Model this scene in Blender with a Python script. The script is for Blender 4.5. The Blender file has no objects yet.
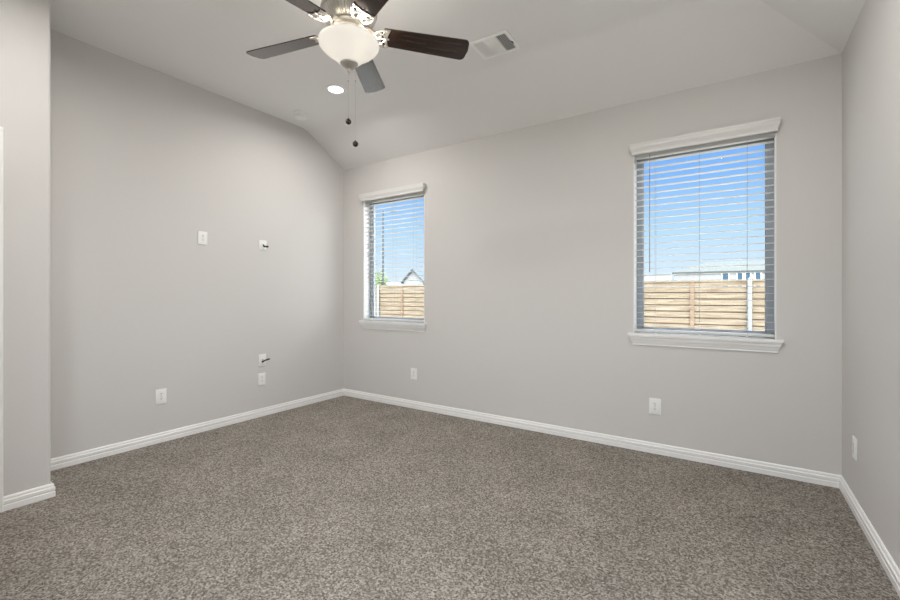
import bpy, bmesh, math, random
from mathutils import Vector, Matrix
random.seed(7)
R = math.radians
scn = bpy.context.scene
COL = scn.collection

# ------------------------------------------------------------------ camera
cam_d = bpy.data.cameras.new('camera')
cam_d.sensor_width = 36.0
cam_d.lens = 424.99 / 900.0 * 36.0
cam_d.shift_y = -(300 - 295.43) / 900.0
cam_d.clip_start = 0.02
cam_d.clip_end = 500
cam = bpy.data.objects.new('camera', cam_d)
COL.objects.link(cam)
cam.location = (3.934, -3.592, 1.212)
cam.rotation_euler = (R(90), 0, R(33.57))
scn.camera = cam

# ------------------------------------------------------------------ world / sun / exposure
scn.view_settings.view_transform = 'Standard'
scn.view_settings.look = 'None'
scn.view_settings.gamma = 1.0
scn.view_settings.exposure = 0.04
scn.view_settings.use_curve_mapping = False

SIDE_FILL = 9.0
BACK_FILL = 2.8
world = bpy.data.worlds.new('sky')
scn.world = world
world.use_nodes = True
wn = world.node_tree
wn.nodes.clear()
w_out = wn.nodes.new('ShaderNodeOutputWorld')
w_bg = wn.nodes.new('ShaderNodeBackground')
w_tc = wn.nodes.new('ShaderNodeTexCoord')
w_sep = wn.nodes.new('ShaderNodeSeparateXYZ')
w_rmp = wn.nodes.new('ShaderNodeValToRGB')
wn.links.new(w_tc.outputs['Generated'], w_sep.inputs[0])
wn.links.new(w_sep.outputs['Z'], w_rmp.inputs[0])
w_map = wn.nodes.new('ShaderNodeMapRange')        # added sky brightening on the right, out of view, to light the room
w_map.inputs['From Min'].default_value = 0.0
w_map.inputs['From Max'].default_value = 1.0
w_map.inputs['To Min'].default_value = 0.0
w_map.inputs['To Max'].default_value = SIDE_FILL
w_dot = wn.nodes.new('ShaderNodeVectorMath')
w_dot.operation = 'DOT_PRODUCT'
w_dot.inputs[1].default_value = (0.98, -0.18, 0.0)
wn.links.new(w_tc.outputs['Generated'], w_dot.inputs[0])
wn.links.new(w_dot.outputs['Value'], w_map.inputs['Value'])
w_add = wn.nodes.new('ShaderNodeVectorMath')
w_add.operation = 'ADD'
wn.links.new(w_rmp.outputs[0], w_add.inputs[0])
wn.links.new(w_map.outputs['Result'], w_add.inputs[1])
w_dot2 = wn.nodes.new('ShaderNodeVectorMath')     # second, milder brightening added to the unseen sky behind the house
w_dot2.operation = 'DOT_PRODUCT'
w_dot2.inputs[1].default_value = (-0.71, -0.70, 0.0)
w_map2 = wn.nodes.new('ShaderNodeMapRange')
w_map2.inputs['To Max'].default_value = BACK_FILL
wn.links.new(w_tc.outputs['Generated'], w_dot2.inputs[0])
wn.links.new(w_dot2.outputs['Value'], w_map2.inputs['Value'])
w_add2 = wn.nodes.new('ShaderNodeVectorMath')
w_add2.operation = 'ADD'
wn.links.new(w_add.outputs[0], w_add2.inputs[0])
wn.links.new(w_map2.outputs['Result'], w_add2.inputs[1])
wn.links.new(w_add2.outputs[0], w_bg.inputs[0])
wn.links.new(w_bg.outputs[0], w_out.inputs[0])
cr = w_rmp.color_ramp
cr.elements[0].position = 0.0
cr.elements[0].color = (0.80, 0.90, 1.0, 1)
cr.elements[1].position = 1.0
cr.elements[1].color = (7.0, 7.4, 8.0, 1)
for pos, c in ((0.04, (0.76, 0.88, 1.0, 1)), (0.14, (0.52, 0.76, 1.0, 1)), (0.24, (0.26, 0.52, 0.98, 1)), (0.36, (0.20, 0.42, 0.95, 1)), (0.46, (3.0, 3.2, 3.5, 1)), (0.60, (8.0, 8.4, 9.0, 1))):  # upper stops: sky above the view brightened to add daylight indoors
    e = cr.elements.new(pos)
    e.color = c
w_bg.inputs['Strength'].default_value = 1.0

sun_d = bpy.data.lights.new('sun', 'SUN')
sun_d.energy = 1.2
sun_d.angle = R(0.6)
sun_d.color = (1.0, 0.95, 0.88)
sun = bpy.data.objects.new('sun', sun_d)
COL.objects.link(sun)
sun.location = (-10, -20, 20)
sun.rotation_euler = Vector((0.28, 0.60, -0.80)).to_track_quat('-Z', 'Y').to_euler()

CAN_W = 15.5          # each recessed ceiling light
BULB_W = 12.0          # each bulb in the fan bowl

# ------------------------------------------------------------------ helpers
def new_mat(name, color, rough=0.6, metal=0.0, spec=0.5, coat=0.0):
    m = bpy.data.materials.new(name)
    m.use_nodes = True
    b = m.node_tree.nodes['Principled BSDF']
    b.inputs['Base Color'].default_value = (*color, 1)
    b.inputs['Roughness'].default_value = rough
    b.inputs['Metallic'].default_value = metal
    b.inputs['Specular IOR Level'].default_value = spec
    if coat:
        b.inputs['Coat Weight'].default_value = coat
        b.inputs['Coat Roughness'].default_value = 0.15
    return m

def N(m, t, **kw):
    n = m.node_tree.nodes.new(t)
    for k, v in kw.items():
        setattr(n, k, v)
    return n

def L(m, a, b):
    m.node_tree.links.new(a, b)

def bsdf(m):
    return m.node_tree.nodes['Principled BSDF']

def bump(m, scale, strength, dist=0.002, detail=3.0, rough=0.6):
    tc = N(m, 'ShaderNodeTexCoord')
    no = N(m, 'ShaderNodeTexNoise')
    no.inputs['Scale'].default_value = scale
    no.inputs['Detail'].default_value = detail
    no.inputs['Roughness'].default_value = rough
    bp = N(m, 'ShaderNodeBump')
    bp.inputs['Strength'].default_value = strength
    bp.inputs['Distance'].default_value = dist
    L(m, tc.outputs['Object'], no.inputs['Vector'])
    L(m, no.outputs[0], bp.inputs['Height'])
    L(m, bp.outputs[0], bsdf(m).inputs['Normal'])
    return m

def ramp(m, stops):
    r = N(m, 'ShaderNodeValToRGB')
    c = r.color_ramp
    c.elements[0].position, c.elements[0].color = stops[0][0], (*stops[0][1], 1)
    c.elements[1].position, c.elements[1].color = stops[-1][0], (*stops[-1][1], 1)
    for p, col in stops[1:-1]:
        e = c.elements.new(p)
        e.color = (*col, 1)
    return r

def link_mesh(name, bm, m, parent=None, smooth=None):
    me = bpy.data.meshes.new(name)
    bmesh.ops.recalc_face_normals(bm, faces=bm.faces)
    bm.to_mesh(me)
    bm.free()
    me.materials.append(m)
    if smooth is not None:
        for p in me.polygons:
            p.use_smooth = True
        try:
            me.set_sharp_from_angle(angle=R(smooth))
        except Exception:
            pass
    o = bpy.data.objects.new(name, me)
    COL.objects.link(o)
    if parent is not None:
        o.parent = parent
    return o

def empty(name, loc=(0, 0, 0), rz=0.0):
    o = bpy.data.objects.new(name, None)
    o.empty_display_size = 0.1
    o.location = loc
    o.rotation_euler = (0, 0, rz)
    COL.objects.link(o)
    return o

def tag(o, label, cat, group=None):
    o['label'] = label
    o['category'] = cat
    if group:
        o['group'] = group
    return o

def struct(o):
    o['kind'] = 'structure'
    return o

def box(bm, x0, x1, y0, y1, z0, z1, bev=0.0, seg=2, mat=None):
    v = [bm.verts.new(p) for p in ((x0, y0, z0), (x1, y0, z0), (x1, y1, z0), (x0, y1, z0),
                                   (x0, y0, z1), (x1, y0, z1), (x1, y1, z1), (x0, y1, z1))]
    fs = [bm.faces.new([v[i] for i in q]) for q in ((0, 3, 2, 1), (4, 5, 6, 7), (0, 1, 5, 4), (1, 2, 6, 5), (2, 3, 7, 6), (3, 0, 4, 7))]
    if bev > 0:
        es = set()
        for f in fs:
            es.update(f.edges)
        r = bmesh.ops.bevel(bm, geom=list(es), offset=bev, segments=seg, affect='EDGES', profile=0.5)
        v = list({w for f in r['faces'] for w in f.verts} | {w for w in v if w.is_valid})
    if mat is not None:
        bmesh.ops.transform(bm, matrix=mat, verts=[w for w in v if w.is_valid])
    return v

def lathe(bm, prof, n=48, center=(0, 0, 0), mod=None, cap=False):
    """prof: list of (r, z)."""
    rings = []
    for i, (r, z) in enumerate(prof):
        if r < 1e-6:
            rings.append([bm.verts.new((center[0], center[1], center[2] + z))])
            continue
        ring = []
        for k in range(n):
            a = 2 * math.pi * k / n
            rr = r + (mod(i, k) if mod else 0)
            ring.append(bm.verts.new((center[0] + rr * math.cos(a), center[1] + rr * math.sin(a), center[2] + z)))
        rings.append(ring)
    for a, b in zip(rings, rings[1:]):
        for k in range(n):
            k2 = (k + 1) % n
            if len(a) == 1 and len(b) == 1:
                continue
            if len(a) == 1:
                bm.faces.new((a[0], b[k], b[k2]))
            elif len(b) == 1:
                bm.faces.new((a[k], a[k2], b[0]))
            else:
                bm.faces.new((a[k], a[k2], b[k2], b[k]))
    if cap:
        for rg in (rings[0], rings[-1]):
            if len(rg) > 2:
                bm.faces.new(rg)
    return rings

def tube(bm, pts, r, n=8, closed=False):
    pts = [Vector(p) for p in pts]
    m = len(pts)
    rr = r if isinstance(r, (list, tuple)) else [r] * m
    rings = []
    prev = None
    for i, p in enumerate(pts):
        if closed:
            d = (pts[(i + 1) % m] - pts[i - 1]).normalized()
        else:
            d = (pts[min(i + 1, m - 1)] - pts[max(i - 1, 0)]).normalized()
        if prev is None:
            up = Vector((0, 0, 1)) if abs(d.z) < 0.9 else Vector((1, 0, 0))
            u = d.cross(up).normalized()
        else:
            u = (prev - d * prev.dot(d)).normalized()
        prev = u
        w = d.cross(u)
        rings.append([bm.verts.new(p + (u * math.cos(2 * math.pi * k / n) + w * math.sin(2 * math.pi * k / n)) * rr[i]) for k in range(n)])
    seq = list(zip(rings, rings[1:]))
    if closed:
        seq.append((rings[-1], rings[0]))
    for a, b in seq:
        for k in range(n):
            bm.faces.new((a[k], a[(k + 1) % n], b[(k + 1) % n], b[k]))
    if not closed:
        bm.faces.new(rings[0])
        bm.faces.new(rings[-1])

def sweep_profile(bm, path, prof, closed_prof=True):
    """path: list of (x, y, dirx, diry): mitred frame vectors; prof: (offset_from_wall, z)."""
    rings = []
    for (x, y, dx, dy) in path:
        rings.append([bm.verts.new((x + dx * o, y + dy * o, z)) for o, z in prof])
    n = len(prof)
    for a, b in zip(rings, rings[1:]):
        for k in range(n):
            bm.faces.new((a[k], a[(k + 1) % n], b[(k + 1) % n], b[k]))
    bm.faces.new(rings[0])
    bm.faces.new(rings[-1])

def prism(bm, outline, d0, d1, axis='y'):
    """outline in 2-D, extruded along axis from d0 to d1."""
    def P(a, b, d):
        return {'y': (a, d, b), 'x': (d, a, b), 'z': (a, b, d)}[axis]
    A = [bm.verts.new(P(a, b, d0)) for a, b in outline]
    B = [bm.verts.new(P(a, b, d1)) for a, b in outline]
    n = len(outline)
    bm.faces.new(A)
    bm.faces.new(B[::-1])
    for k in range(n):
        bm.faces.new((A[k], A[(k + 1) % n], B[(k + 1) % n], B[k]))
    return A + B

# ------------------------------------------------------------------ materials
M_wall = bump(new_mat('wall_paint', (0.645, 0.625, 0.605), 0.75, spec=0.25), 95, 0.35, 0.0025, 3)
M_ceil = bump(new_mat('ceiling_paint', (0.84, 0.83, 0.815), 0.8, spec=0.2), 110, 0.3, 0.002, 3)
M_trim = new_mat('white_trim_paint', (0.87, 0.86, 0.845), 0.35)
M_blind = new_mat('white_blind_slat', (0.64, 0.64, 0.635), 0.45)
M_valance = new_mat('valance_paint', (0.72, 0.71, 0.69), 0.4)
M_vinyl = new_mat('window_vinyl', (0.27, 0.295, 0.32), 0.4)
M_plate = new_mat('white_plastic', (0.90, 0.895, 0.875), 0.3)
M_dark = new_mat('dark_slot', (0.02, 0.02, 0.02), 0.5)
M_cable = new_mat('black_cable', (0.03, 0.028, 0.027), 0.45)
M_brass = new_mat('connector_metal', (0.55, 0.5, 0.42), 0.3, 1.0)
M_pewter = new_mat('antique_pewter', (0.50, 0.475, 0.44), 0.46, 1.0)
M_chain = new_mat('chain_metal', (0.34, 0.33, 0.32), 0.5)
M_cord = new_mat('cord', (0.36, 0.37, 0.37), 0.7)
M_wand = new_mat('blind_wand', (0.35, 0.36, 0.37), 0.2)

M_carpet = new_mat('carpet', (0.2, 0.18, 0.16), 0.95, spec=0.1)
def carpet():
    m = M_carpet
    tc = N(m, 'ShaderNodeTexCoord')
    v = N(m, 'ShaderNodeTexVoronoi'); v.inputs['Scale'].default_value = 125
    n1 = N(m, 'ShaderNodeTexNoise'); n1.inputs['Scale'].default_value = 120; n1.inputs['Detail'].default_value = 6; n1.inputs['Roughness'].default_value = 0.85
    n2 = N(m, 'ShaderNodeTexNoise'); n2.inputs['Scale'].default_value = 3.0; n2.inputs['Detail'].default_value = 4
    for n in (v, n1, n2):
        L(m, tc.outputs['Object'], n.inputs['Vector'])
    sp = N(m, 'ShaderNodeSeparateColor')
    L(m, v.outputs['Color'], sp.inputs[0])
    r1 = ramp(m, [(0.0, (0.012, 0.009, 0.007)), (0.22, (0.085, 0.070, 0.058)), (0.55, (0.23, 0.203, 0.178)), (1.0, (0.56, 0.515, 0.465))])
    L(m, sp.outputs[0], r1.inputs[0])
    r2 = ramp(m, [(0.37, (0.016, 0.012, 0.010)), (0.475, (0.215, 0.188, 0.162)), (0.62, (0.66, 0.605, 0.545))])
    L(m, n1.outputs[0], r2.inputs[0])
    mx = N(m, 'ShaderNodeMix', data_type='RGBA'); mx.inputs[0].default_value = 0.48
    L(m, r1.outputs[0], mx.inputs[6]); L(m, r2.outputs[0], mx.inputs[7])
    r3 = ramp(m, [(0.3, (0.96, 0.965, 0.955)), (0.7, (1.18, 1.18, 1.16))])
    L(m, n2.outputs[0], r3.inputs[0])
    mm = N(m, 'ShaderNodeMix', data_type='RGBA', blend_type='MULTIPLY'); mm.inputs[0].default_value = 1
    L(m, mx.outputs[2], mm.inputs[6]); L(m, r3.outputs[0], mm.inputs[7])
    L(m, mm.outputs[2], bsdf(m).inputs['Base Color'])
    bp = N(m, 'ShaderNodeBump'); bp.inputs['Strength'].default_value = 1.0; bp.inputs['Distance'].default_value = 0.008
    L(m, n1.outputs[0], bp.inputs['Height']); L(m, bp.outputs[0], bsdf(m).inputs['Normal'])
carpet()

M_blade = new_mat('espresso_wood', (0.03, 0.015, 0.009), 0.20, spec=0.4, coat=0.4)
def bladewood():
    m = M_blade
    tc = N(m, 'ShaderNodeTexCoord')
    mp = N(m, 'ShaderNodeMapping'); mp.inputs['Scale'].default_value = (2.5, 45, 45)
    n = N(m, 'ShaderNodeTexNoise'); n.inputs['Scale'].default_value = 1.6; n.inputs['Detail'].default_value = 5
    L(m, tc.outputs['Object'], mp.inputs[0]); L(m, mp.outputs[0], n.inputs['Vector'])
    r = ramp(m, [(0.3, (0.009, 0.0045, 0.003)), (0.55, (0.030, 0.014, 0.008)), (0.75, (0.075, 0.036, 0.020))])
    L(m, n.outputs[0], r.inputs[0]); L(m, r.outputs[0], bsdf(m).inputs['Base Color'])
bladewood()

M_bowl = bpy.data.materials.new('frosted_bowl_glass'); M_bowl.use_nodes = True
def bowl():
    m = M_bowl; nt = m.node_tree; nt.nodes.clear()
    out = N(m, 'ShaderNodeOutputMaterial')
    tr = N(m, 'ShaderNodeBsdfTranslucent'); tr.inputs[0].default_value = (0.078, 0.073, 0.065, 1)
    df = N(m, 'ShaderNodeBsdfPrincipled'); df.inputs['Base Color'].default_value = (0.85, 0.83, 0.78, 1); df.inputs['Roughness'].default_value = 0.25
    em = N(m, 'ShaderNodeEmission'); em.inputs[0].default_value = (1, 0.96, 0.88, 1); em.inputs[1].default_value = 0.45
    mx = N(m, 'ShaderNodeMixShader'); mx.inputs[0].default_value = 0.55
    ad = N(m, 'ShaderNodeAddShader')
    L(m, tr.outputs[0], mx.inputs[1]); L(m, df.outputs[0], mx.inputs[2])
    L(m, mx.outputs[0], ad.inputs[0]); L(m, em.outputs[0], ad.inputs[1])
    L(m, ad.outputs[0], out.inputs[0])
bowl()

M_glow = bpy.data.materials.new('lit_lens'); M_glow.use_nodes = True
bsdf(M_glow).inputs['Emission Color'].default_value = (1, 0.97, 0.92, 1)
bsdf(M_glow).inputs['Emission Strength'].default_value = 4.0

M_glass = bpy.data.materials.new('window_glass'); M_glass.use_nodes = True
def glass():
    m = M_glass; m.node_tree.nodes.clear()
    out = N(m, 'ShaderNodeOutputMaterial')
    t = N(m, 'ShaderNodeBsdfTransparent'); t.inputs[0].default_value = (0.96, 0.985, 0.99, 1)
    g = N(m, 'ShaderNodeBsdfGlossy'); g.inputs['Roughness'].default_value = 0.01
    f = N(m, 'ShaderNodeFresnel'); f.inputs[0].default_value = 1.06
    mx = N(m, 'ShaderNodeMixShader')
    L(m, f.outputs[0], mx.inputs[0]); L(m, t.outputs[0], mx.inputs[1]); L(m, g.outputs[0], mx.inputs[2])
    L(m, mx.outputs[0], out.inputs[0])
glass()

def wood_mat(name, c0, c1, c2):
    m = new_mat(name, c1, 0.75, spec=0.2)
    tc = N(m, 'ShaderNodeTexCoord')
    mp = N(m, 'ShaderNodeMapping'); mp.inputs['Scale'].default_value = (1.2, 6, 14)
    n = N(m, 'ShaderNodeTexNoise'); n.inputs['Scale'].default_value = 1.5; n.inputs['Detail'].default_value = 6
    L(m, tc.outputs['Object'], mp.inputs[0]); L(m, mp.outputs[0], n.inputs['Vector'])
    r = ramp(m, [(0.3, c0), (0.5, c1), (0.7, c2)])
    L(m, n.outputs[0], r.inputs[0]); L(m, r.outputs[0], bsdf(m).inputs['Base Color'])
    return m
M_board = wood_mat('fence_board_wood', (0.135, 0.097, 0.063), (0.205, 0.160, 0.110), (0.265, 0.22, 0.16))
M_post = wood_mat('fence_post_wood', (0.13, 0.085, 0.052), (0.17, 0.117, 0.077), (0.22, 0.16, 0.112))
M_galv = new_mat('galvanised_steel', (0.17, 0.19, 0.205), 0.5, 0.0)
M_grass = new_mat('grass_ground', (0.16, 0.20, 0.07), 0.9)
def grass():
    m = M_grass
    tc = N(m, 'ShaderNodeTexCoord')
    n = N(m, 'ShaderNodeTexNoise'); n.inputs['Scale'].default_value = 4; n.inputs['Detail'].default_value = 6
    L(m, tc.outputs['Object'], n.inputs['Vector'])
    r = ramp(m, [(0.3, (0.19, 0.17, 0.135)), (0.6, (0.26, 0.24, 0.20)), (0.8, (0.34, 0.31, 0.27))])
    L(m, n.outputs[0], r.inputs[0]); L(m, r.outputs[0], bsdf(m).inputs['Base Color'])
grass()
M_stucco = bump(new_mat('pale_siding', (0.205, 0.205, 0.203), 0.8), 8, 0.3, 0.01)
M_roof = bump(new_mat('grey_green_shingle', (0.050, 0.056, 0.052), 0.85), 5, 0.5, 0.03)
M_roofdark = bump(new_mat('slate_shingle', (0.05, 0.065, 0.075), 0.85), 5, 0.5, 0.03)
M_houseglass = new_mat('house_window_glass', (0.03, 0.06, 0.09), 0.35, spec=0.2)
M_leaf = new_mat('tree_leaves', (0.20, 0.30, 0.09), 0.8)
def leafm():
    m = M_leaf
    tc = N(m, 'ShaderNodeTexCoord')
    n = N(m, 'ShaderNodeTexNoise'); n.inputs['Scale'].default_value = 3; n.inputs['Detail'].default_value = 4
    L(m, tc.outputs['Object'], n.inputs['Vector'])
    r = ramp(m, [(0.35, (0.07, 0.10, 0.04)), (0.65, (0.15, 0.19, 0.09))])
    L(m, n.outputs[0], r.inputs[0]); L(m, r.outputs[0], bsdf(m).inputs['Base Color'])
leafm()
M_bark = new_mat('bark', (0.14, 0.10, 0.07), 0.9)
M_lamp = new_mat('street_lamp_metal', (0.02, 0.024, 0.028), 0.6)

# ------------------------------------------------------------------ room shell
W, H1, H2, DF = 4.51, 2.737, 3.057, 0.56
XN, YN, YB, T = 0.516, -2.786, -3.98, 0.15
TOP = 3.25
KS = (H2 - H1) / DF
WIN = [(0.332, 1.227), (3.287, 4.182)]
WZ0, WZ1 = 0.905, 2.335

def slab_floor():
    bm = bmesh.new()
    box(bm, -0.15, W + 0.15, YB - 0.15, 0.15, -0.12, 0.0)
    return struct(link_mesh('floor', bm, M_carpet))
slab_floor()

# wall with the two windows, built as one welded mesh
def window_wall():
    bm = bmesh.new()
    xs = [-0.15, WIN[0][0], WIN[0][1], WIN[1][0], WIN[1][1], W + 0.15]
    zs = [-0.12, WZ0, WZ1, TOP]
    g = {}
    for s, y in ((0, 0.0), (1, T)):
        for i, x in enumerate(xs):
            for j, z in enumerate(zs):
                g[s, i, j] = bm.verts.new((x, y, z))
    solid = lambda i, j: 0 <= i < 5 and 0 <= j < 3 and not (j == 1 and i in (1, 3))
    for i in range(5):
        for j in range(3):
            if not solid(i, j):
                continue
            for s in (0, 1):
                q = [g[s, i, j], g[s, i + 1, j], g[s, i + 1, j + 1], g[s, i, j + 1]]
                bm.faces.new(q if s == 0 else q[::-1])
            for (di, dj, a, b) in ((-1, 0, (i, j), (i, j + 1)), (1, 0, (i + 1, j), (i + 1, j + 1)), (0, -1, (i, j), (i + 1, j)), (0, 1, (i, j + 1), (i + 1, j + 1))):
                if not solid(i + di, j + dj):
                    bm.faces.new((g[0, a[0], a[1]], g[0, b[0], b[1]], g[1, b[0], b[1]], g[1, a[0], a[1]]))
    return struct(link_mesh('wall_back', bm, M_wall))
window_wall()

bm = bmesh.new(); box(bm, -0.15, 0.0, YN - 0.12, 0.0, -0.12, TOP)
struct(link_mesh('wall_left', bm, M_wall))
bm = bmesh.new(); box(bm, W, W + 0.15, YB, 0.0, -0.12, TOP)
struct(link_mesh('wall_right', bm, M_wall))
FWX0, FWX1, FWZ0, FWZ1 = 2.65, 4.28, 0.75, 2.42     # wide unseen window added behind the camera to let in fill daylight
bm = bmesh.new()
box(bm, -0.15, FWX0, YB - 0.15, YB, -0.12, TOP)
box(bm, FWX1, W + 0.15, YB - 0.15, YB, -0.12, TOP)
box(bm, FWX0, FWX1, YB - 0.15, YB, -0.12, FWZ0)
box(bm, FWX0, FWX1, YB - 0.15, YB, FWZ1, TOP)
struct(link_mesh('wall_front', bm, M_wall))
def make_fill_window():
    w = struct(empty('window_3', ((FWX0 + FWX1) / 2, YB, FWZ0)))
    hw, h, fw = (FWX1 - FWX0) / 2, FWZ1 - FWZ0, 0.05
    b = bmesh.new()
    for (a0, a1, c0, c1) in ((-hw, -hw + fw, 0, h), (hw - fw, hw, 0, h), (-hw + fw, hw - fw, 0, fw), (-hw + fw, hw - fw, h - fw, h), (-0.025, 0.025, fw, h - fw)):
        box(b, a0, a1, -0.15, -0.095, c0, c1, 0.003)
    f = link_mesh('window_frame', b, M_vinyl, w)
    for x0, x1 in ((-hw + fw, -0.025), (0.025, hw - fw)):
        b = bmesh.new(); box(b, x0, x1, -0.128, -0.124, fw, h - fw)
        link_mesh('window_pane', b, M_glass, f)
    b = bmesh.new(); box(b, -hw - .03, hw + .03, 0.0, 0.035, -0.02, -0.001, 0.003)
    link_mesh('window_stool', b, M_trim, w)
make_fill_window()

# projecting wall block at the left with a rounded outside corner and a doorway
def near_wall():
    bm = bmesh.new()
    y_c = -2.992          # outer edge of the door casing
    dy0, dy1, dz = y_c - 0.075 - 0.81, y_c - 0.075, 2.08
    r = 0.02
    out = []
    out.append((0.0, YN))
    for k in range(7):
        a = R(90 - 90 * k / 6)
        out.append((XN - r + r * math.cos(a), YN - r + r * math.sin(a)))
    out += [(XN, dy1), (XN - 0.12, dy1), (XN - 0.12, YN - 0.12), (0.0, YN - 0.12)]
    prism(bm, out, -0.12, TOP, 'z')
    box(bm, XN - 0.12, XN, dy0, dy1, dz, TOP)
    box(bm, XN - 0.12, XN, YB, dy0, -0.12, TOP)
    o = struct(link_mesh('wall_near', bm, M_wall, smooth=30))
    d = struct(empty('door_1', (XN, (dy0 + dy1) / 2, 0)))
    hw = (dy1 - dy0) / 2
    b = bmesh.new()
    def frame(b, inner, outer, ztop_i, ztop_o, x0, x1):
        box(b, x0, x1, inner, outer, 0, ztop_i, 0.003)
        box(b, x0, x1, -outer, -inner, 0, ztop_i, 0.003)
        box(b, x0, x1, -outer, outer, ztop_i, ztop_o, 0.003)
    frame(b, hw - 0.002, hw + 0.075, dz, dz + 0.075, 0.0, 0.014)
    frame(b, hw + 0.052, hw + 0.075, dz + 0.052, dz + 0.075, 0.014, 0.021)
    link_mesh('door_casing', b, M_trim, d)
    b = bmesh.new()
    frame(b, hw - 0.02, hw, dz - 0.02, dz, -0.12, 0.0)
    link_mesh('door_jamb', b, M_trim, d)
    b = bmesh.new()
    box(b, -0.05, -0.012, -hw + 0.022, hw - 0.022, 0.012, dz - 0.022, 0.002)
    for z0, z1 in ((0.2, 0.95), (1.1, 1.95)):
        for s in (-1, 1):
            yy0, yy1 = sorted((s * 0.06, s * 0.33))
            box(b, -0.013, -0.006, yy0, yy1, z0, z1, 0.004)
    sl = link_mesh('door_slab', b, M_trim, d)
    b = bmesh.new()
    pr = [(0.0, -0.012), (0.032, -0.012), (0.030, -0.004), (0.012, 0.0), (0.011, 0.03), (0.027, 0.042), (0.029, 0.055), (0.022, 0.068), (0.0, 0.072)]
    rg = lathe(b, pr, 24)
    bmesh.ops.transform(b, matrix=Matrix.Translation((0, -hw + 0.09, 0.95)) @ Matrix.Rotation(R(90), 4, 'Y'), verts=b.verts)
    link_mesh('door_knob', b, M_pewter, sl, smooth=40)
near_wall()

# vaulted ceiling: flat field with slopes down to the window wall and the right wall
def ceil_z(x, y):
    d = min(-y, W - x)
    z = H1 + KS * d
    k = 0.015                                   # softened drywall fold
    t = (z - H2) / k
    if t > 4: return H2
    if t < -4: return z
    return H2 - k * math.log(1 + math.exp(-t)) + (k * math.log(1) if False else 0)
def ceiling():
    bm = bmesh.new()
    ds = [-0.12, 0.0, 0.15, 0.3, 0.38, 0.44, 0.48, 0.51, 0.54, 0.56, 0.58, 0.61, 0.64, 0.68, 0.74, 0.82, 0.95]
    xs = sorted([W - d for d in ds] + [-0.12, 0.0, 0.4, 1.0, 1.6, 2.2, 2.8, 3.2])
    ys = sorted([-d for d in ds] + [YB - 0.12, YB, -3.4, -2.8, -2.2, -1.6, -1.2])
    lo = [[bm.verts.new((x, y, ceil_z(x, y))) for y in ys] for x in xs]
    hi = [[bm.verts.new((x, y, TOP + 0.05)) for y in ys] for x in xs]
    for i in range(len(xs) - 1):
        for j in range(len(ys) - 1):
            a, b, c, d = lo[i][j], lo[i + 1][j], lo[i + 1][j + 1], lo[i][j + 1]
            # hip line runs from (W,0) towards -x,-y : split along that diagonal
            bm.faces.new((a, b, c)); bm.faces.new((a, c, d))
            bm.faces.new((hi[i][j], hi[i][j + 1], hi[i + 1][j + 1], hi[i + 1][j]))
    nx, ny = len(xs), len(ys)
    for i in range(nx - 1):
        for j in (0, ny - 1):
            bm.faces.new((lo[i][j], lo[i + 1][j], hi[i + 1][j], hi[i][j]))
    for j in range(ny - 1):
        for i in (0, nx - 1):
            bm.faces.new((lo[i][j], lo[i][j + 1], hi[i][j + 1], hi[i][j]))
    return struct(link_mesh('ceiling', bm, M_ceil, smooth=24))
ceiling()

# ------------------------------------------------------------------ baseboards (stepped profile)
BP = [(0, 0), (0.0155, 0), (0.0155, 0.032), (0.0115, 0.036), (0.0115, 0.039), (0.0150, 0.043), (0.0150, 0.060),
      (0.0090, 0.066), (0.0090, 0.069), (0.0110, 0.072), (0.0085, 0.081), (0.005, 0.085), (0, 0.085)]
BP = [(o, z * 0.94) for o, z in BP]
bm = bmesh.new(); sweep_profile(bm, [(0, YN, 1, 0), (0, 0, 1, -1)], BP)
struct(link_mesh('baseboard_left', bm, M_trim))
bm = bmesh.new(); sweep_profile(bm, [(0, 0, 1, -1), (W, 0, -1, -1)], BP)
struct(link_mesh('baseboard_back', bm, M_trim))
bm = bmesh.new(); sweep_profile(bm, [(W, 0, -1, -1), (W, YB, -1, 1)], BP)
struct(link_mesh('baseboard_right', bm, M_trim))
bm = bmesh.new(); sweep_profile(bm, [(XN, YB, 1, 1), (W, YB, -1, 1)], BP)
struct(link_mesh('baseboard_front', bm, M_trim))
bm = bmesh.new(); sweep_profile(bm, [(0, YN, 0, 1), (XN, YN, 1, 1), (XN, -2.992, 1, 0)], BP)
struct(link_mesh('baseboard_near', bm, M_trim))

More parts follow.
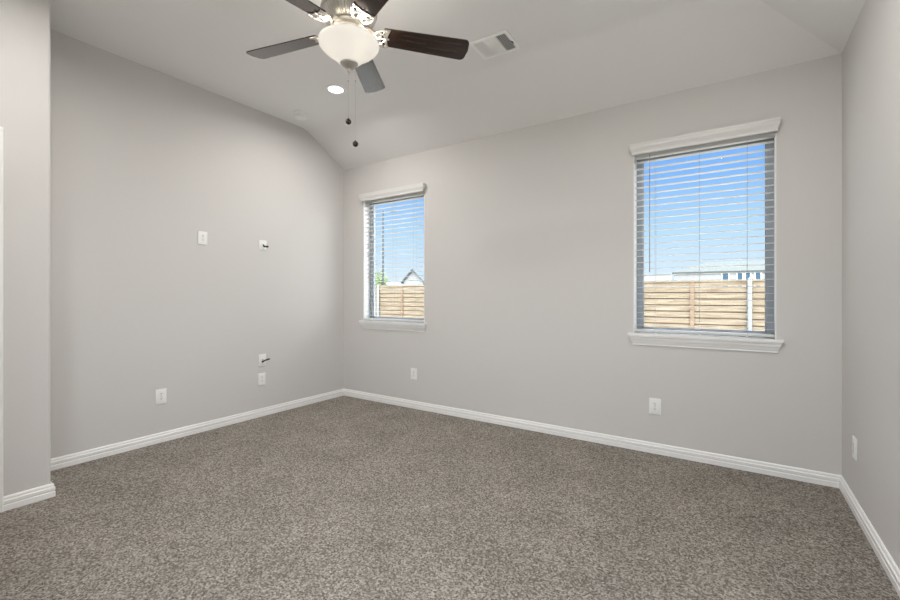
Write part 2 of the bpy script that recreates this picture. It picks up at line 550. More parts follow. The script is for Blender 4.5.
# ------------------------------------------------------------------ windows
def make_window(idx, x0, x1):
    w = struct(empty('window_%d' % idx, ((x0 + x1) / 2, 0, WZ0)))
    hw = (x1 - x0) / 2
    h = WZ1 - WZ0
    b = bmesh.new()
    fw = 0.048
    for (a0, a1, c0, c1) in ((-hw, -hw + fw, 0, h), (hw - fw, hw, 0, h), (-hw + fw, hw - fw, 0, fw), (-hw + fw, hw - fw, h - fw, h)):
        box(b, a0, a1, 0.095, 0.15, c0, c1, 0.003)
    for (a0, a1, c0, c1) in ((-hw + fw, -hw + fw + .008, fw, h - fw), (hw - fw - .008, hw - fw, fw, h - fw), (-hw + fw, hw - fw, fw, fw + .008), (-hw + fw, hw - fw, h - fw - .008, h - fw)):
        box(b, a0, a1, 0.108, 0.122, c0, c1)
    f = link_mesh('window_frame', b, M_vinyl, w)
    b = bmesh.new(); box(b, -hw + fw, hw - fw, 0.124, 0.128, fw, h - fw)
    link_mesh('window_pane', b, M_glass, f)
    b = bmesh.new()
    for (a0, a1, c0, c1) in ((-hw, -hw + .006, 0.013, h), (hw - .006, hw, 0.013, h), (-hw + .006, hw - .006, h - .006, h)):
        box(b, a0, a1, 0.0, 0.095, c0, c1)
    link_mesh('jamb_liner', b, M_trim, w)
    # stool (flat inner sill) and moulded apron with mitred returns
    b = bmesh.new()
    e = 0.036
    prism(b, [(-hw, 0.09), (-hw, 0.0), (-hw - e, 0.0), (-hw - e, -0.040), (hw + e, -0.040), (hw + e, 0.0), (hw, 0.0), (hw, 0.09)], -0.004, 0.013, 'z')
    link_mesh('window_stool', b, M_trim, w)
    b = bmesh.new()
    prof = [(0.034, -0.004), (0.034, -0.014), (0.029, -0.020), (0.026, -0.034), (0.018, -0.050), (0.014, -0.062), (0.010, -0.066), (0.010, -0.078)]
    path = []
    rings = []
    for (px, sx) in ((-hw - e + 0.034 + 0.006, -1), (hw + e - 0.034 - 0.006, 1)):
        rings.append([b.verts.new((px + sx * o, -o, z)) for o, z in prof])
    wallr = []
    for (px, sx) in ((-hw - e + 0.034 + 0.006, -1), (hw + e - 0.034 - 0.006, 1)):
        wallr.append([b.verts.new((px + sx * o, 0, z)) for o, z in prof])
    seq = [wallr[0], rings[0], rings[1], wallr[1]]
    for p, q in zip(seq, seq[1:] + seq[:1]):
        for k in range(len(prof) - 1):
            b.faces.new((p[k], q[k], q[k + 1], p[k + 1]))
    b.faces.new([s[0] for s in seq]); b.faces.new([s[-1] for s in seq][::-1])
    link_mesh('window_apron', b, M_trim, w)
for i, (a, c) in enumerate(WIN):
    make_window(i + 1, a, c)

# ------------------------------------------------------------------ window blinds
def make_blind(x0, x1, label):
    cx_ = (x0 + x1) / 2
    hw = (x1 - x0) / 2
    g = tag(empty('window_blind', (cx_, 0, WZ0 + 0.013)), label, 'window blind', 'white slatted blinds in the two windows')
    ztop = WZ1 - WZ0 - 0.013
    b = bmesh.new()
    box(b, -hw + .006, hw - .006, 0.012, 0.060, ztop - 0.045, ztop - 0.001, 0.002)
    link_mesh('head_rail', b, M_blind, g)
    # crown valance with returns, standing proud of the wall
    b = bmesh.new()
    vz0, vz1 = 2.306 - WZ0 - 0.013, 2.389 - WZ0 - 0.013
    prof = [(0.040, vz0), (0.042, vz0 + 0.004), (0.042, vz0 + 0.016), (0.044, vz0 + 0.024), (0.049, vz0 + 0.036), (0.053, vz0 + 0.046), (0.054, vz0 + 0.056), (0.054, vz0 + 0.066), (0.056, vz0 + 0.069), (0.056, vz1)]
    ex = hw - 0.036
    def ring(sx, wall):
        return [b.verts.new((sx * (ex + o), -0.001 if wall else -o, z)) for o, z in prof]
    seq = [ring(-1, True), ring(-1, False), ring(1, False), ring(1, True)]
    def ringi(sx, wall):
        return [b.verts.new((sx * (ex + o - 0.012), -0.001 if wall else -(o - 0.012), z)) for o, z in prof]
    inn = [ringi(-1, True), ringi(-1, False), ringi(1, False), ringi(1, True)]
    for S in (seq, inn):
        for p, q in zip(S, S[1:]):
            for k in range(len(prof) - 1):
                b.faces.new((p[k], q[k], q[k + 1], p[k + 1]))
    for p, q, r_, s_ in zip(seq, seq[1:], inn, inn[1:]):
        b.faces.new((p[0], q[0], s_[0], r_[0])); b.faces.new((p[-1], q[-1], s_[-1], r_[-1]))
    for S, I in ((seq[0], inn[0]), (seq[3], inn[3])):
        for k in range(len(prof) - 1):
            b.faces.new((S[k], S[k + 1], I[k + 1], I[k]))
    link_mesh('valance', b, M_valance, g)
    # slats
    b = bmesh.new()
    z = 0.062
    n = 0
    pitch = 0.0492
    while z < ztop - 0.05:
        pts = []
        for k in range(5):
            u = -1 + 2 * k / 4
            pts.append((0.036 + u * 0.0215, z + 0.0008 * (1 - u * u) - u * 0.0008))
        th = 0.0021
        out = pts + [(y, zz - th) for y, zz in pts[::-1]]
        A = [b.verts.new((-hw + .008, y, zz)) for y, zz in out]
        B = [b.verts.new((hw - .008, y, zz)) for y, zz in out]
        m = len(out)
        b.faces.new(A); b.faces.new(B[::-1])
        for k in range(m):
            b.faces.new((A[k], A[(k + 1) % m], B[(k + 1) % m], B[k]))
        z += pitch; n += 1
    link_mesh('slats', b, M_blind, g)
    b = bmesh.new(); box(b, -hw + .008, hw - .008, 0.012, 0.060, 0.010, 0.028, 0.003)
    link_mesh('bottom_rail', b, M_blind, g)
    for xx in (-0.295, 0.0, 0.288):
        b = bmesh.new()
        for yy in (0.0100, 0.0622):
            tube(b, [(xx, yy, 0.02), (xx, yy, ztop - 0.04)], 0.0009, 6)
        link_mesh('ladder_cord', b, M_cord, g)
    for xx in (-0.29, 0.0, 0.285):
        b = bmesh.new()
        lathe(b, [(0, 0.004), (0.006, 0.004), (0.007, 0.0), (0.006, -0.003), (0, -0.004)], 12, (xx, 0.014, 0.010))
        link_mesh('cord_button', b, M_blind, g)
    b = bmesh.new()
    tube(b, [(-hw + 0.115, 0.006, 0.475), (-hw + 0.115, 0.006, 0.50), (-hw + 0.115, 0.006, ztop - 0.035)], [0.0045, 0.0036, 0.0030], 6)
    tube(b, [(-hw + 0.115, 0.006, ztop - 0.035), (-hw + 0.115, 0.014, ztop - 0.022)], 0.0018, 6)
    link_mesh('tilt_wand', b, M_wand, g)
make_blind(*WIN[0], 'white slatted blind in the narrow-looking window nearest the left corner')
make_blind(*WIN[1], 'white slatted blind in the larger-looking window nearest the right wall')

# ------------------------------------------------------------------ ceiling fan with light
FX, FY = 2.212, -1.982
def make_fan():
    g = tag(empty('ceiling_fan', (FX, FY, H2)), 'five-blade ceiling fan with dark wood blades and a frosted bowl light', 'ceiling fan')
    Z = lambda z: z - H2
    b = bmesh.new()
    lathe(b, [(0, 0), (0.072, 0), (0.074, -0.012), (0.068, -0.035), (0.045, -0.062), (0.022, -0.072), (0, -0.072)], 48)
    link_mesh('canopy', b, M_pewter, g, smooth=40)
    b = bmesh.new(); lathe(b, [(0.013, Z(3.0)), (0.013, Z(2.885))], 20, cap=True)
    link_mesh('downrod', b, M_pewter, g, smooth=40)
    b = bmesh.new()
    lathe(b, [(0, Z(2.90)), (0.030, Z(2.90)), (0.034, Z(2.882)), (0.060, Z(2.872)), (0.115, Z(2.858)), (0.138, Z(2.838)), (0.144, Z(2.815)), (0.147, Z(2.812)), (0.147, Z(2.806)),
              (0.143, Z(2.803)), (0.143, Z(2.745)), (0.149, Z(2.742)), (0.150, Z(2.732)), (0.146, Z(2.727)), (0.141, Z(2.724)), (0.110, Z(2.724)), (0, Z(2.724))], 96)
    mh = link_mesh('motor_housing', b, M_pewter, g, smooth=35)
    # ribbed vented lower ring
    b = bmesh.new()
    def mod(i, k):
        return (0.0045 if (k // 2) % 2 else -0.0045) if 2 <= i <= 5 else 0.0
    lathe(b, [(0.100, Z(2.724)), (0.141, Z(2.724)), (0.139, Z(2.716)), (0.130, Z(2.700)), (0.117, Z(2.686)), (0.104, Z(2.678)), (0.098, Z(2.672)), (0.0, Z(2.672))], 192, mod=mod)
    link_mesh('vent_ring', b, M_pewter, mh, smooth=25)
    b = bmesh.new()
    lathe(b, [(0.082, Z(2.672)), (0.086, Z(2.664)), (0.082, Z(2.656)), (0.062, Z(2.650)), (0.056, Z(2.640)), (0.056, Z(2.610)), (0.064, Z(2.602)), (0.105, Z(2.590)), (0.112, Z(2.582)), (0.112, Z(2.578)), (0.0, Z(2.578))], 64)
    sh = link_mesh('light_fitter', b, M_pewter, g, smooth=35)
    # bowl
    prof = [(0.140, 2.582), (0.152, 2.581), (0.1585, 2.576), (0.160, 2.568), (0.1585, 2.558), (0.147, 2.543), (0.131, 2.528), (0.113, 2.515), (0.096, 2.503), (0.082, 2.491), (0.070, 2.480), (0.060, 2.470), (0.054, 2.465), (0.044, 2.462), (0.030, 2.459)]
    inner = [(r - 0.004, z + 0.003) for r, z in prof[::-1]]
    b = bmesh.new()
    pr = [(r, Z(z)) for r, z in prof + inner]
    lathe(b, pr, 72)
    link_mesh('glass_bowl', b, M_bowl, g, smooth=60)
    b = bmesh.new()
    lathe(b, [(0, Z(2.470)), (0.044, Z(2.470)), (0.0475, Z(2.464)), (0.046, Z(2.457)), (0.040, Z(2.453)), (0.036, Z(2.447)), (0.027, Z(2.441)), (0.020, Z(2.437)), (0.010, Z(2.433)),
              (0.0085, Z(2.429)), (0.0115, Z(2.424)), (0.0105, Z(2.417)), (0.005, Z(2.411)), (0.0045, Z(2.406)), (0.0, Z(2.402))], 32)
    link_mesh('finial', b, M_pewter, g, smooth=35)
    # lamp holder bulbs under the fitter
    for k in range(2):
        a = R(35 + 180 * k)
        c = (0.062 * math.cos(a), 0.062 * math.sin(a))
        b = bmesh.new()
        lathe(b, [(0, Z(2.580)), (0.013, Z(2.580)), (0.013, Z(2.560)), (0.019, Z(2.548)), (0.021, Z(2.536)), (0.017, Z(2.524)), (0, Z(2.517))], 20, (c[0], c[1], 0))
        link_mesh('bulb', b, M_glow, sh, smooth=60)
    # light of the bulbs (spills up out of the open bowl rim)
    for k in range(4):
        a = R(80 + 90 * k)
        ld = bpy.data.lights.new('bulb_light', 'POINT'); ld.energy = BULB_W; ld.color = (1, 0.93, 0.84); ld.shadow_soft_size = 0.02
        lo = bpy.data.objects.new('bulb_light', ld); COL.objects.link(lo); lo.parent = sh
        lo.location = (0.088 * math.cos(a), 0.088 * math.sin(a), Z(2.545))
    # blades and irons
    th0 = 49.16
    for k in range(5):
        ang = R(th0 + 72 * k)
        iron_mat = Matrix.Rotation(ang, 4, 'Z')
        pit = Matrix.Rotation(R(-14), 4, 'X')
        b = bmesh.new()
        # arm from the hub down to the blade
        zb = Z(2.636)
        box(b, 0.055, 0.118, -0.016, 0.016, Z(2.670), Z(2.658), 0.003)
        def loop(pts, r=0.0042):
            tube(b, [pit @ Vector((x - 0.034, y, 0)) + Vector((0, 0, zb - 0.010)) for x, y in pts], r, 8)
        for s in (-1, 1):
            tube(b, [Vector((0.095, s * 0.012, Z(2.664))), Vector((0.118, s * 0.016, Z(2.655))), pit @ Vector((0.135, s * 0.030, 0)) + Vector((0, 0, zb - 0.008)), pit @ Vector((0.162, s * 0.050, 0)) + Vector((0, 0, zb - 0.010)), pit @ Vector((0.191, s * 0.057, 0)) + Vector((0, 0, zb - 0.010)), pit @ Vector((0.214, s * 0.050, 0)) + Vector((0, 0, zb - 0.010))], [0.006, 0.006, 0.0055, 0.005, 0.005, 0.004], 8)
            # inner scroll
            loop([(0.19 + 0.018 * math.cos(R(q)), s * 0.024 + s * 0.015 * math.sin(R(q))) for q in range(0, 331, 30)], 0.0032)
            loop([(0.225, s * 0.057), (0.214, s * 0.042), (0.213, s * 0.028), (0.222, s * 0.016), (0.232, 0)], 0.0036)
        tube(b, [Vector((0.100, 0, Z(2.664))), Vector((0.12, 0, Z(2.655))), pit @ Vector((0.146, 0, 0)) + Vector((0, 0, zb - 0.008)), pit @ Vector((0.216, 0, 0)) + Vector((0, 0, zb - 0.009))], [0.009, 0.008, 0.006, 0.005], 8)
        # scalloped flange under the blade root, with screw heads
        fl = []
        for q in range(13):
            t = -1 + q / 6.0
            fl.append((0.222 + 0.016 * t * t + 0.006 * math.cos(t * math.pi * 3), t * 0.058))
        for q in range(13):
            t = 1 - q / 6.0
            fl.append((0.240 + 0.012 * t * t, t * 0.058))
        A = [b.verts.new(pit @ Vector((x - 0.034, y, -0.0045)) + Vector((0, 0, zb))) for x, y in fl]
        B = [b.verts.new(pit @ Vector((x - 0.034, y, -0.0090)) + Vector((0, 0, zb))) for x, y in fl]
        for q in range(12):
            w_ = 25 - q
            b.faces.new((A[q], A[q + 1], A[w_ - 1], A[w_])); b.faces.new((B[q], B[w_], B[w_ - 1], B[q + 1]))
        for q in range(26):
            b.faces.new((A[q], A[(q + 1) % 26], B[(q + 1) % 26], B[q]))
        bmesh.ops.transform(b, matrix=iron_mat, verts=b.verts)
        link_mesh('blade_iron', b, M_pewter, g, smooth=40)
        # blade: own object frame along the blade so the grain follows it
        b = bmesh.new()
        out = []
        r0, r1 = 0.172, 0.672
        w0, w1 = 0.058, 0.072
        for q in range(9):
            t = -1 + q / 4.0
            out.append((r0 + 0.012 * t * t + 0.004 * math.cos(t * math.pi * 2), t * w0))
        cs = 0.028
        for q in range(5):
            a = R(90 - 18 * q)
            out.append((r1 - cs - 0.006 + cs * math.cos(a), w1 - cs + cs * math.sin(a)))
        out.append((r1, 0.0))
        for q in range(5):
            a = R(0 - 22.5 * q)
            out.append((r1 - cs - 0.006 + cs * math.cos(a), -w1 + cs + cs * math.sin(a)))
        vs = prism(b, [(x, y) for x, y in out], -0.003, 0.003, 'z')
        bl = link_mesh('fan_blade', b, M_blade, g)
        bl.matrix_local = Matrix.Translation((0, 0, zb)) @ iron_mat @ pit
        # screws as sub-parts
        for (sx, sy) in ((0.202, -0.044), (0.198, 0.0), (0.202, 0.044)):
            b = bmesh.new()
            lathe(b, [(0, -0.0125), (0.004, -0.0120), (0.0052, -0.0100), (0.0052, -0.0085)], 12, (sx, sy, 0), cap=True)
            link_mesh('screw', b, M_pewter, bl, smooth=40)
    # pull chains: link beads with a dark round fob
    cr_, sr_ = math.cos(R(33.57)), math.sin(R(33.57))
    for (d, zend) in ((-0.004, 2.150), (0.034, 2.030)):
        b = bmesh.new()
        px, py = d * cr_, d * sr_
        tube(b, [(px * 0.4, py * 0.4, Z(2.440)), (px, py, Z(2.405)), (px, py, Z(zend + 0.012))], 0.00042, 5)
        ch = link_mesh('pull_chain', b, M_chain, g)
        b = bmesh.new()
        lathe(b, [(0, Z(2.368) + 0.006), (0.003, Z(2.368) + 0.004), (0.003, Z(2.368) - 0.004), (0, Z(2.368) - 0.006)], 10, (px, py, 0))
        link_mesh('chain_coupling', b, M_chain, ch)
        b = bmesh.new()
        lathe(b, [(0, 0.020), (0.004, 0.018), (0.005, 0.014), (0.012, 0.010), (0.0155, 0.002), (0.0155, -0.003), (0.012, -0.011), (0.005, -0.015), (0, -0.016)], 20, (px, py, Z(zend)))
        link_mesh('chain_fob', b, M_blade, ch, smooth=50)
make_fan()

# ------------------------------------------------------------------ recessed ceiling lights
def make_can(x, y):
    g = empty('recessed_light', (x, y, H2))
    b = bmesh.new()
    lathe(b, [(0.066, 0.002), (0.066, -0.002), (0.082, -0.007), (0.090, -0.006), (0.093, -0.001), (0.093, 0.002)], 48)
    link_mesh('trim_ring', b, M_trim, g, smooth=40)
    b = bmesh.new()
    lathe(b, [(0, -0.0030), (0.050, -0.0026), (0.066, 0.0000), (0.066, 0.001), (0, 0.001)], 48)
    link_mesh('light_lens', b, M_glow, g, smooth=40)
    ld = bpy.data.lights.new('lens_light', 'AREA'); ld.shape = 'DISK'; ld.size = 0.13; ld.energy = CAN_W; ld.color = (1, 0.975, 0.95); ld.spread = R(170)
    lo = bpy.data.objects.new('lens_light', ld); COL.objects.link(lo); lo.parent = g
    lo.location = (0, 0, -0.012)
    return g
tag(make_can(0.975, -0.985), 'round lit recessed ceiling light between the fan and the smoke detector', 'recessed light')
for (x, y, l) in ((3.80, -1.75, 'added unseen recessed fill light between the right window and the camera corner'), (1.40, -2.979, 'added unseen recessed fill light near the left wall block'), (3.80, -2.979, 'added unseen recessed fill light above the camera corner')):  # out-of-view lights added to brighten the room
    tag(make_can(x, y), l, 'recessed light')

# ------------------------------------------------------------------ smoke detector
def smoke():
    g = tag(empty('smoke_detector', (0.285, -0.835, H2)), 'white round smoke detector on the ceiling by the left wall', 'smoke detector')
    b = bmesh.new()
    lathe(b, [(0, 0), (0.072, 0), (0.072, -0.008), (0.068, -0.011), (0, -0.011)], 40)
    link_mesh('mounting_plate', b, M_plate, g, smooth=40)
    b = bmesh.new()
    lathe(b, [(0.060, -0.011), (0.062, -0.024), (0.058, -0.027), (0.058, -0.031), (0.061, -0.034), (0.058, -0.044), (0.045, -0.050), (0.020, -0.052), (0, -0.052)], 40)
    link_mesh('sensor_body', b, M_plate, g, smooth=40)
    b = bmesh.new(); lathe(b, [(0, -0.054), (0.009, -0.054), (0.010, -0.051)], 16, (0.02, 0.01, 0), cap=False)
    link_mesh('test_button', b, M_trim, g)
smoke()

# ------------------------------------------------------------------ ceiling air vent (three-way register)
def vent():
    g = tag(empty('air_vent', (2.480, -0.80, H2), R(2)), 'white rectangular ceiling air vent with three louvre banks beyond the fan blade', 'air vent')
    hx, hy = 0.150, 0.129
    b = bmesh.new()
    fr = 0.026
    for (x0, x1, y0, y1) in ((-hx, hx, -hy, -hy + fr), (-hx, hx, hy - fr, hy), (-hx, -hx + fr, -hy + fr, hy - fr), (hx - fr, hx, -hy + fr, hy - fr), (-0.047, -0.040, -hy + fr, hy - fr), (0.040, 0.047, -hy + fr, hy - fr)):
        box(b, x0, x1, y0, y1, -0.010, -0.0005, 0.002)
    link_mesh('vent_frame', b, M_plate, g)
    b = bmesh.new(); box(b, -hx + .02, hx - .02, -hy + .02, hy - .02, -0.003, -0.001)
    link_mesh('duct_opening', b, M_dark, g)
    def bank(x0, x1, tilt, along_y):
        b = bmesh.new()
        if along_y:
            n = max(3, int((x1 - x0) / 0.0125))
            for k in range(n):
                xc = x0 + (k + .5) * (x1 - x0) / n
                m = Matrix.Translation((xc, 0, -0.0072)) @ Matrix.Rotation(tilt, 4, 'Y')
                box(b, -0.0062, 0.0062, -hy + fr, hy - fr, -0.0005, 0.0005, mat=m)
        else:
            n = 14
            for k in range(n):
                yc = -hy + fr + (k + .5) * (2 * (hy - fr)) / n
                m = Matrix.Translation(((x0 + x1) / 2, yc, -0.0072)) @ Matrix.Rotation(tilt, 4, 'X')
                box(b, -(x1 - x0) / 2, (x1 - x0) / 2, -0.0066, 0.0066, -0.0005, 0.0005, mat=m)
        link_mesh('louvre_bank', b, M_plate, g)
    bank(-hx + fr, -0.047, R(-38), True)
    bank(-0.040, 0.040, R(-32), False)
    bank(0.047, hx - fr, R(38), True)
    b = bmesh.new(); box(b, 0.128, 0.134, 0.0, 0.028, -0.020, -0.009, 0.001)
    link_mesh('damper_lever', b, M_dark, g)
vent()

# ------------------------------------------------------------------ wall plates (local: plate in XZ facing -Y)
def plate(b, w, h):
    box(b, -w / 2, w / 2, -0.0065, 0.0, -h / 2, h / 2, 0.0028, 3)
def face_disc(b, x, z, r, y0, y1, n=16, sq=None):
    pts = []
    for k in range(n):
        a = 2 * math.pi * k / n
        px, pz = r * math.cos(a), r * math.sin(a)
        if sq: pz = max(-sq, min(sq, pz))
        pts.append((x + px, z + pz))
    prism(b, pts, y0, y1, 'y')
def outlet(loc, rz, label, group='white duplex outlets low on the walls', w=0.082, h=0.122):
    g = tag(empty('wall_outlet', loc, rz), label, 'electrical outlet', group)
    b = bmesh.new(); plate(b, w, h); link_mesh('cover_plate', b, M_plate, g, smooth=30)
    for s in (-1, 1):
        b = bmesh.new(); face_disc(b, 0, s * 0.0195, 0.0172, -0.0085, -0.006, 24, 0.0138)
        r = link_mesh('receptacle', b, M_plate, g)
        b = bmesh.new()
        for sx in (-0.0062, 0.0062):
            box(b, sx - 0.0013, sx + 0.0013, -0.0090, -0.0083, s * 0.0195 + 0.001, s * 0.0195 + 0.009)
        face_disc(b, 0, s * 0.0195 - 0.0065, 0.0030, -0.0090, -0.0083, 10)
        link_mesh('socket_slots', b, M_dark, r)
    b = bmesh.new(); face_disc(b, 0, 0, 0.0035, -0.0080, -0.006, 12)
    link_mesh('plate_screw', b, M_cord, g)
    return g
LW = R(90)        # facing +x from the left wall
outlet((0, -1.987, 0.378), LW, 'white duplex outlet low on the left wall, the one standing alone left of the others')
outlet((0, -1.655, 1.723), LW, 'white duplex outlet high on the left wall, left of the cable plate', 'white duplex outlet high on the left wall', 0.080, 0.118)
outlet((0, -1.082, 0.372), LW, 'white duplex outlet on the left wall directly under the cable plate', )
outlet((1.086, 0, 0.370), 0, 'white duplex outlet on the window wall below the left window')
outlet((3.441, 0, 0.361), 0, 'white duplex outlet on the window wall below the right window')
outlet((W, -0.354, 0.356), R(-90), 'white duplex outlet on the right wall, seen nearly edge on')

def cable_plate(loc, rz, label, w, h, kind):
    g = tag(empty('cable_plate', loc, rz), label, 'wall plate', 'white cable plates with dark cable stubs on the left wall')
    b = bmesh.new(); plate(b, w, h); link_mesh('cover_plate', b, M_plate, g, smooth=30)
    b = bmesh.new()
    tube(b, [(0, -0.004, 0.004), (0, -0.014, 0.004)], 0.0075, 6)
    link_mesh('coax_jack', b, M_brass, g)
    if kind == 'stub':
        b = bmesh.new()
        tube(b, [(0.002, -0.010, 0.004), (0.002, -0.022, -0.012), (0.0, -0.040, -0.018), (0.004, -0.062, -0.018)], 0.0045, 8)
        c = link_mesh('cable_stub', b, M_cable, g, smooth=50)
        b = bmesh.new()
        tube(b, [(0.002, -0.016, -0.010), (0.002, -0.036, -0.017)], 0.0095, 10)
        link_mesh('cable_connector', b, M_cable, c)
        b = bmesh.new()
        tube(b, [(0.004, -0.058, -0.018), (0.008, -0.076, -0.019)], 0.0105, 10)
        link_mesh('cable_connector', b, M_cable, c)
    else:
        b = bmesh.new()
        tube(b, [(-0.004, -0.006, -0.016), (-0.002, -0.022, -0.010), (0.004, -0.055, 0.004), (0.010, -0.088, 0.014)], 0.0072, 8)
        c = link_mesh('cable_stub', b, M_cable, g, smooth=50)
        b = bmesh.new()
        tube(b, [(-0.004, -0.010, -0.016), (-0.003, -0.026, -0.010)], 0.009, 10)
        link_mesh('cable_connector', b, M_cable, c)
        b = bmesh.new()
        tube(b, [(0.008, -0.076, 0.011), (0.012, -0.104, 0.018)], 0.0085, 10)
        link_mesh('cable_connector', b, M_cable, c)
cable_plate((0, -1.072, 1.718), LW, 'small white cable plate high on the left wall with a short dark stub', 0.082, 0.098, 'stub')
cable_plate((0, -1.078, 0.562), LW, 'white cable plate with a longer dark cable end, just above an outlet', 0.080, 0.126, 'cable')

# ------------------------------------------------------------------ outside
GZ = -0.35
bm = bmesh.new(); box(bm, -120, 90, -60, 130, GZ - 0.3, GZ)
struct(link_mesh('ground_bare_soil', bm, M_grass))

FD, FT = 8.8, 1.58
def fence():
    g = tag(empty('board_fence', (0, FD, GZ)), 'long natural wood fence of horizontal boards outside both windows', 'fence')
    Z = lambda z: z - GZ
    x_start, x_end = -14.92, 9.2
    posts = []
    x = 4.285 - 1.193 * 16
    k = 0
    while x < x_end:
        posts.append((x, k % 2)); x += 1.193; k += 1
    xs = [p[0] for p in posts if p[1] == 0]
    for a, c in zip(xs, xs[1:]):
        b = bmesh.new()
        z = 0.04
        while z < Z(FT) - 0.16:
            box(b, a + 0.004, c - 0.004, 0.0 + random.uniform(0, .004), 0.022, z, z + 0.134)
            z += 0.161
        link_mesh('board_panel', b, M_board, g)
        b = bmesh.new()  # rear layer added so the gaps between front boards stay dark
        z = 0.12
        while z < Z(FT) - 0.2:
            box(b, a + 0.004, c - 0.004, 0.060, 0.080, z, z + 0.136)
            z += 0.161
        link_mesh('rear_board_panel', b, M_board, g)
        b = bmesh.new()
        box(b, a, c, -0.022, 0.0, Z(FT) - 0.135, Z(FT) - 0.035)
        link_mesh('trim_rail', b, M_board, g)
        b = bmesh.new()
        box(b, a, c, -0.05, 0.07, Z(FT) - 0.032, Z(FT), 0.003)
        link_mesh('cap_board', b, M_board, g)
    for (px, kind) in posts:
        b = bmesh.new()
        if kind:
            box(b, px - 0.045, px + 0.045, -0.045, -0.001, 0, Z(FT) - 0.034, 0.003)
            link_mesh('wood_post', b, M_post, g)
        else:
            lathe(b, [(0.0, Z(FT) + 0.055), (0.030, Z(FT) + 0.045), (0.046, Z(FT) + 0.015), (0.046, 0.0), (0, 0)], 20, (px, -0.052, 0))
            link_mesh('steel_post', b, M_galv, g, smooth=40)
fence()

def hip_house(name, loc, w, d, wall_h, rise, over, mroof, label, wins, front_hip=2.7):
    g = tag(empty(name, loc), label, 'house')
    b = bmesh.new(); box(b, 0, w, 0, d, 0, wall_h)
    wl = link_mesh('house_wall', b, M_stucco, g)
    b = bmesh.new()
    z0, z1 = wall_h - 0.05, wall_h + rise
    A = [(-over, -over), (w + over, -over), (w + over, d + over), (-over, d + over)]
    lo = [b.verts.new((x, y, z0 - 0.18)) for x, y in A]
    ed = [b.verts.new((x, y, z0)) for x, y in A]
    r0, r1 = b.verts.new((front_hip, d / 2, z1)), b.verts.new((w - front_hip, d / 2, z1))
    b.faces.new(lo)
    for k in range(4):
        b.faces.new((lo[k], lo[(k + 1) % 4], ed[(k + 1) % 4], ed[k]))
    b.faces.new((ed[0], ed[1], r1, r0)); b.faces.new((ed[1], ed[2], r1)); b.faces.new((ed[2], ed[3], r0, r1)); b.faces.new((ed[3], ed[0], r0))
    link_mesh('house_roof', b, mroof, g)
    for (x0, x1, z0, z1) in wins:
        b = bmesh.new(); box(b, x0 - 0.06, x1 + 0.06, -0.05, 0.0, z0 - 0.06, z1 + 0.06)
        f = link_mesh('house_window', b, M_trim, g)
        b = bmesh.new(); box(b, x0, x1, -0.07, -0.04, z0, z1)
        link_mesh('window_glass', b, M_houseglass, f)
    return g
o = hip_house('neighbour_house', (-1.0, 45, GZ), 12.5, 9, 3.95, 1.15, 0.15, M_roof, 'white house with a low grey-green hip roof beyond the fence', [(4.15, 4.65, 2.2, 3.75), (5.35, 5.75, 2.2, 3.75), (6.0, 6.35, 2.2, 3.75), (6.75, 7.15, 2.2, 3.75)])
# long pale wing / garden wall beyond the fence
g = tag(empty('garden_wall', (-40.9, 42, GZ)), 'long pale garden wall running behind the wood fence', 'wall')
b = bmesh.new(); box(b, 0, 40.0, 0, 0.25, 0, 3.55); link_mesh('wall_body', b, M_stucco, g)
b = bmesh.new(); box(b, -0.05, 40.05, -0.05, 0.30, 3.55, 3.64, 0.01); link_mesh('wall_coping', b, M_stucco, g)

hip_house('small_house', (-24.2, 31, GZ), 4.0, 4, 2.75, 0.65, 0.1, M_roofdark, 'small distant house with a dark slate roof seen through the left window', [(1.0, 1.6, 1.2, 2.2)], 0.6)
def gable():
    g = tag(empty('gabled_house', (-22.8, 28.5, GZ)), 'distant white gabled house with a dark roof edge, right in the left window', 'house')
    b = bmesh.new()
    prism(b, [(0, 0), (2.4, 0), (2.4, 2.9), (1.2, 3.95), (0, 2.9)], 0, 1.4, 'y')
    link_mesh('house_wall', b, M_stucco, g)
    b = bmesh.new()
    prism(b, [(-0.2, 2.72), (1.2, 3.95), (2.6, 2.72), (2.6, 2.88), (1.2, 4.12), (-0.2, 2.88)], -0.2, 1.4, 'y')
    link_mesh('house_roof', b, M_roofdark, g)
gable()

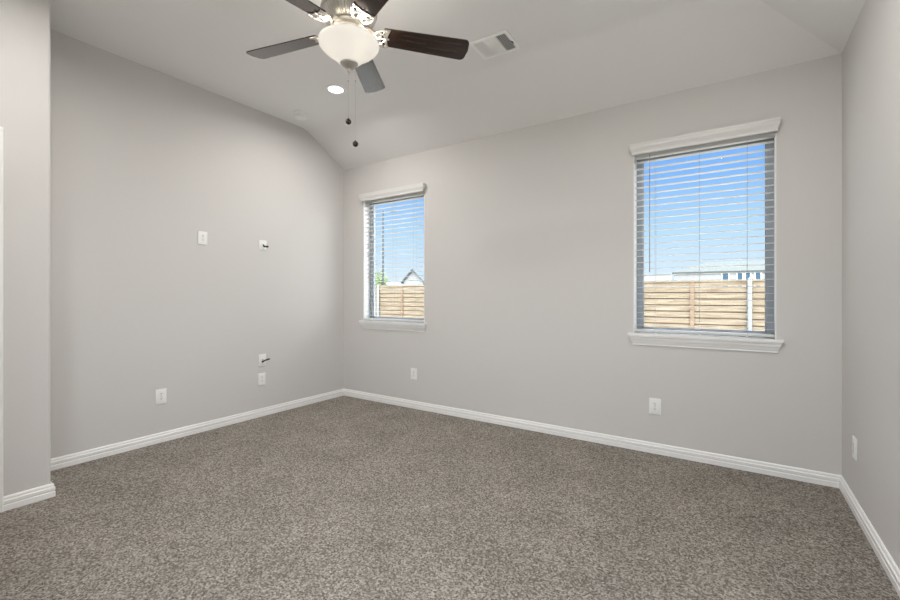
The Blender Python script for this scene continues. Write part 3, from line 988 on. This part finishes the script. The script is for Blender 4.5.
def tree(name, loc, h, r, label, seed):
    rnd = random.Random(seed)
    g = tag(empty(name, loc), label, 'tree', 'distant green trees beyond the fence')
    b = bmesh.new()
    tube(b, [(0, 0, 0), (0.03, 0, h * .3), (0, 0.05, h * .6)], [0.14, 0.11, 0.06], 10)
    for k in range(4):
        a = k * 1.6
        tube(b, [(0, 0, h * .35), (r * .5 * math.cos(a), r * .5 * math.sin(a), h * .62)], [0.05, 0.02], 6)
    link_mesh('trunk', b, M_bark, g)
    b = bmesh.new()
    for k in range(9):
        c = Vector((rnd.uniform(-.55, .55) * r, rnd.uniform(-.55, .55) * r, h * .68 + rnd.uniform(-.24, .24) * h * .9))
        s = r * rnd.uniform(.38, .6)
        vs = bmesh.ops.create_icosphere(b, subdivisions=3, radius=s)['verts']
        for v in vs:
            v.co = v.co * (1 + rnd.uniform(-.17, .17)) + c
    for k in range(500):
        d = Vector((rnd.gauss(0, 1), rnd.gauss(0, 1), rnd.gauss(0, 1))).normalized() * rnd.uniform(.75, 1.1) * r
        c = Vector((d.x, d.y, h * .68 + d.z * .45 * h / r * .8))
        u = Vector((rnd.uniform(-1, 1), rnd.uniform(-1, 1), rnd.uniform(-1, 1))).normalized() * .09
        w_ = u.orthogonal().normalized() * .06
        b.faces.new([b.verts.new(c + q) for q in (u, w_, -u, -w_)])
    link_mesh('crown', b, M_leaf, g)
tree('leafy_tree', (-26.1, 28.6, GZ), 3.9, 0.8, 'taller leafy green tree at the left edge of the left window view', 1)
tree('leafy_tree', (-30.2, 32.5, GZ), 3.3, 1.0, 'lower leafy green tree behind the lamp post in the left window view', 2)
tree('leafy_tree', (-28.6, 37.0, GZ), 3.9, 0.8, 'small round green tree between the tall tree and the slate roof', 3)

def street_lamp():
    g = tag(empty('street_lamp', (-21.55, 24.2, GZ)), 'tall thin dark street lamp seen through the left window', 'street lamp')
    H = 8.95
    b = bmesh.new(); tube(b, [(0, 0, 0), (0, 0, 4), (0, 0, H)], [0.09, 0.075, 0.055], 12); link_mesh('lamp_pole', b, M_lamp, g)
    b = bmesh.new(); tube(b, [(0, 0, H - 0.15), (0.3, 0.08, H - 0.05), (0.8, 0.2, H - 0.05)], 0.04, 8); link_mesh('lamp_arm', b, M_lamp, g)
    b = bmesh.new(); box(b, 0.65, 1.25, 0.1, 0.36, H - 0.13, H - 0.01, 0.03); link_mesh('lamp_head', b, M_lamp, g)
street_lamp()
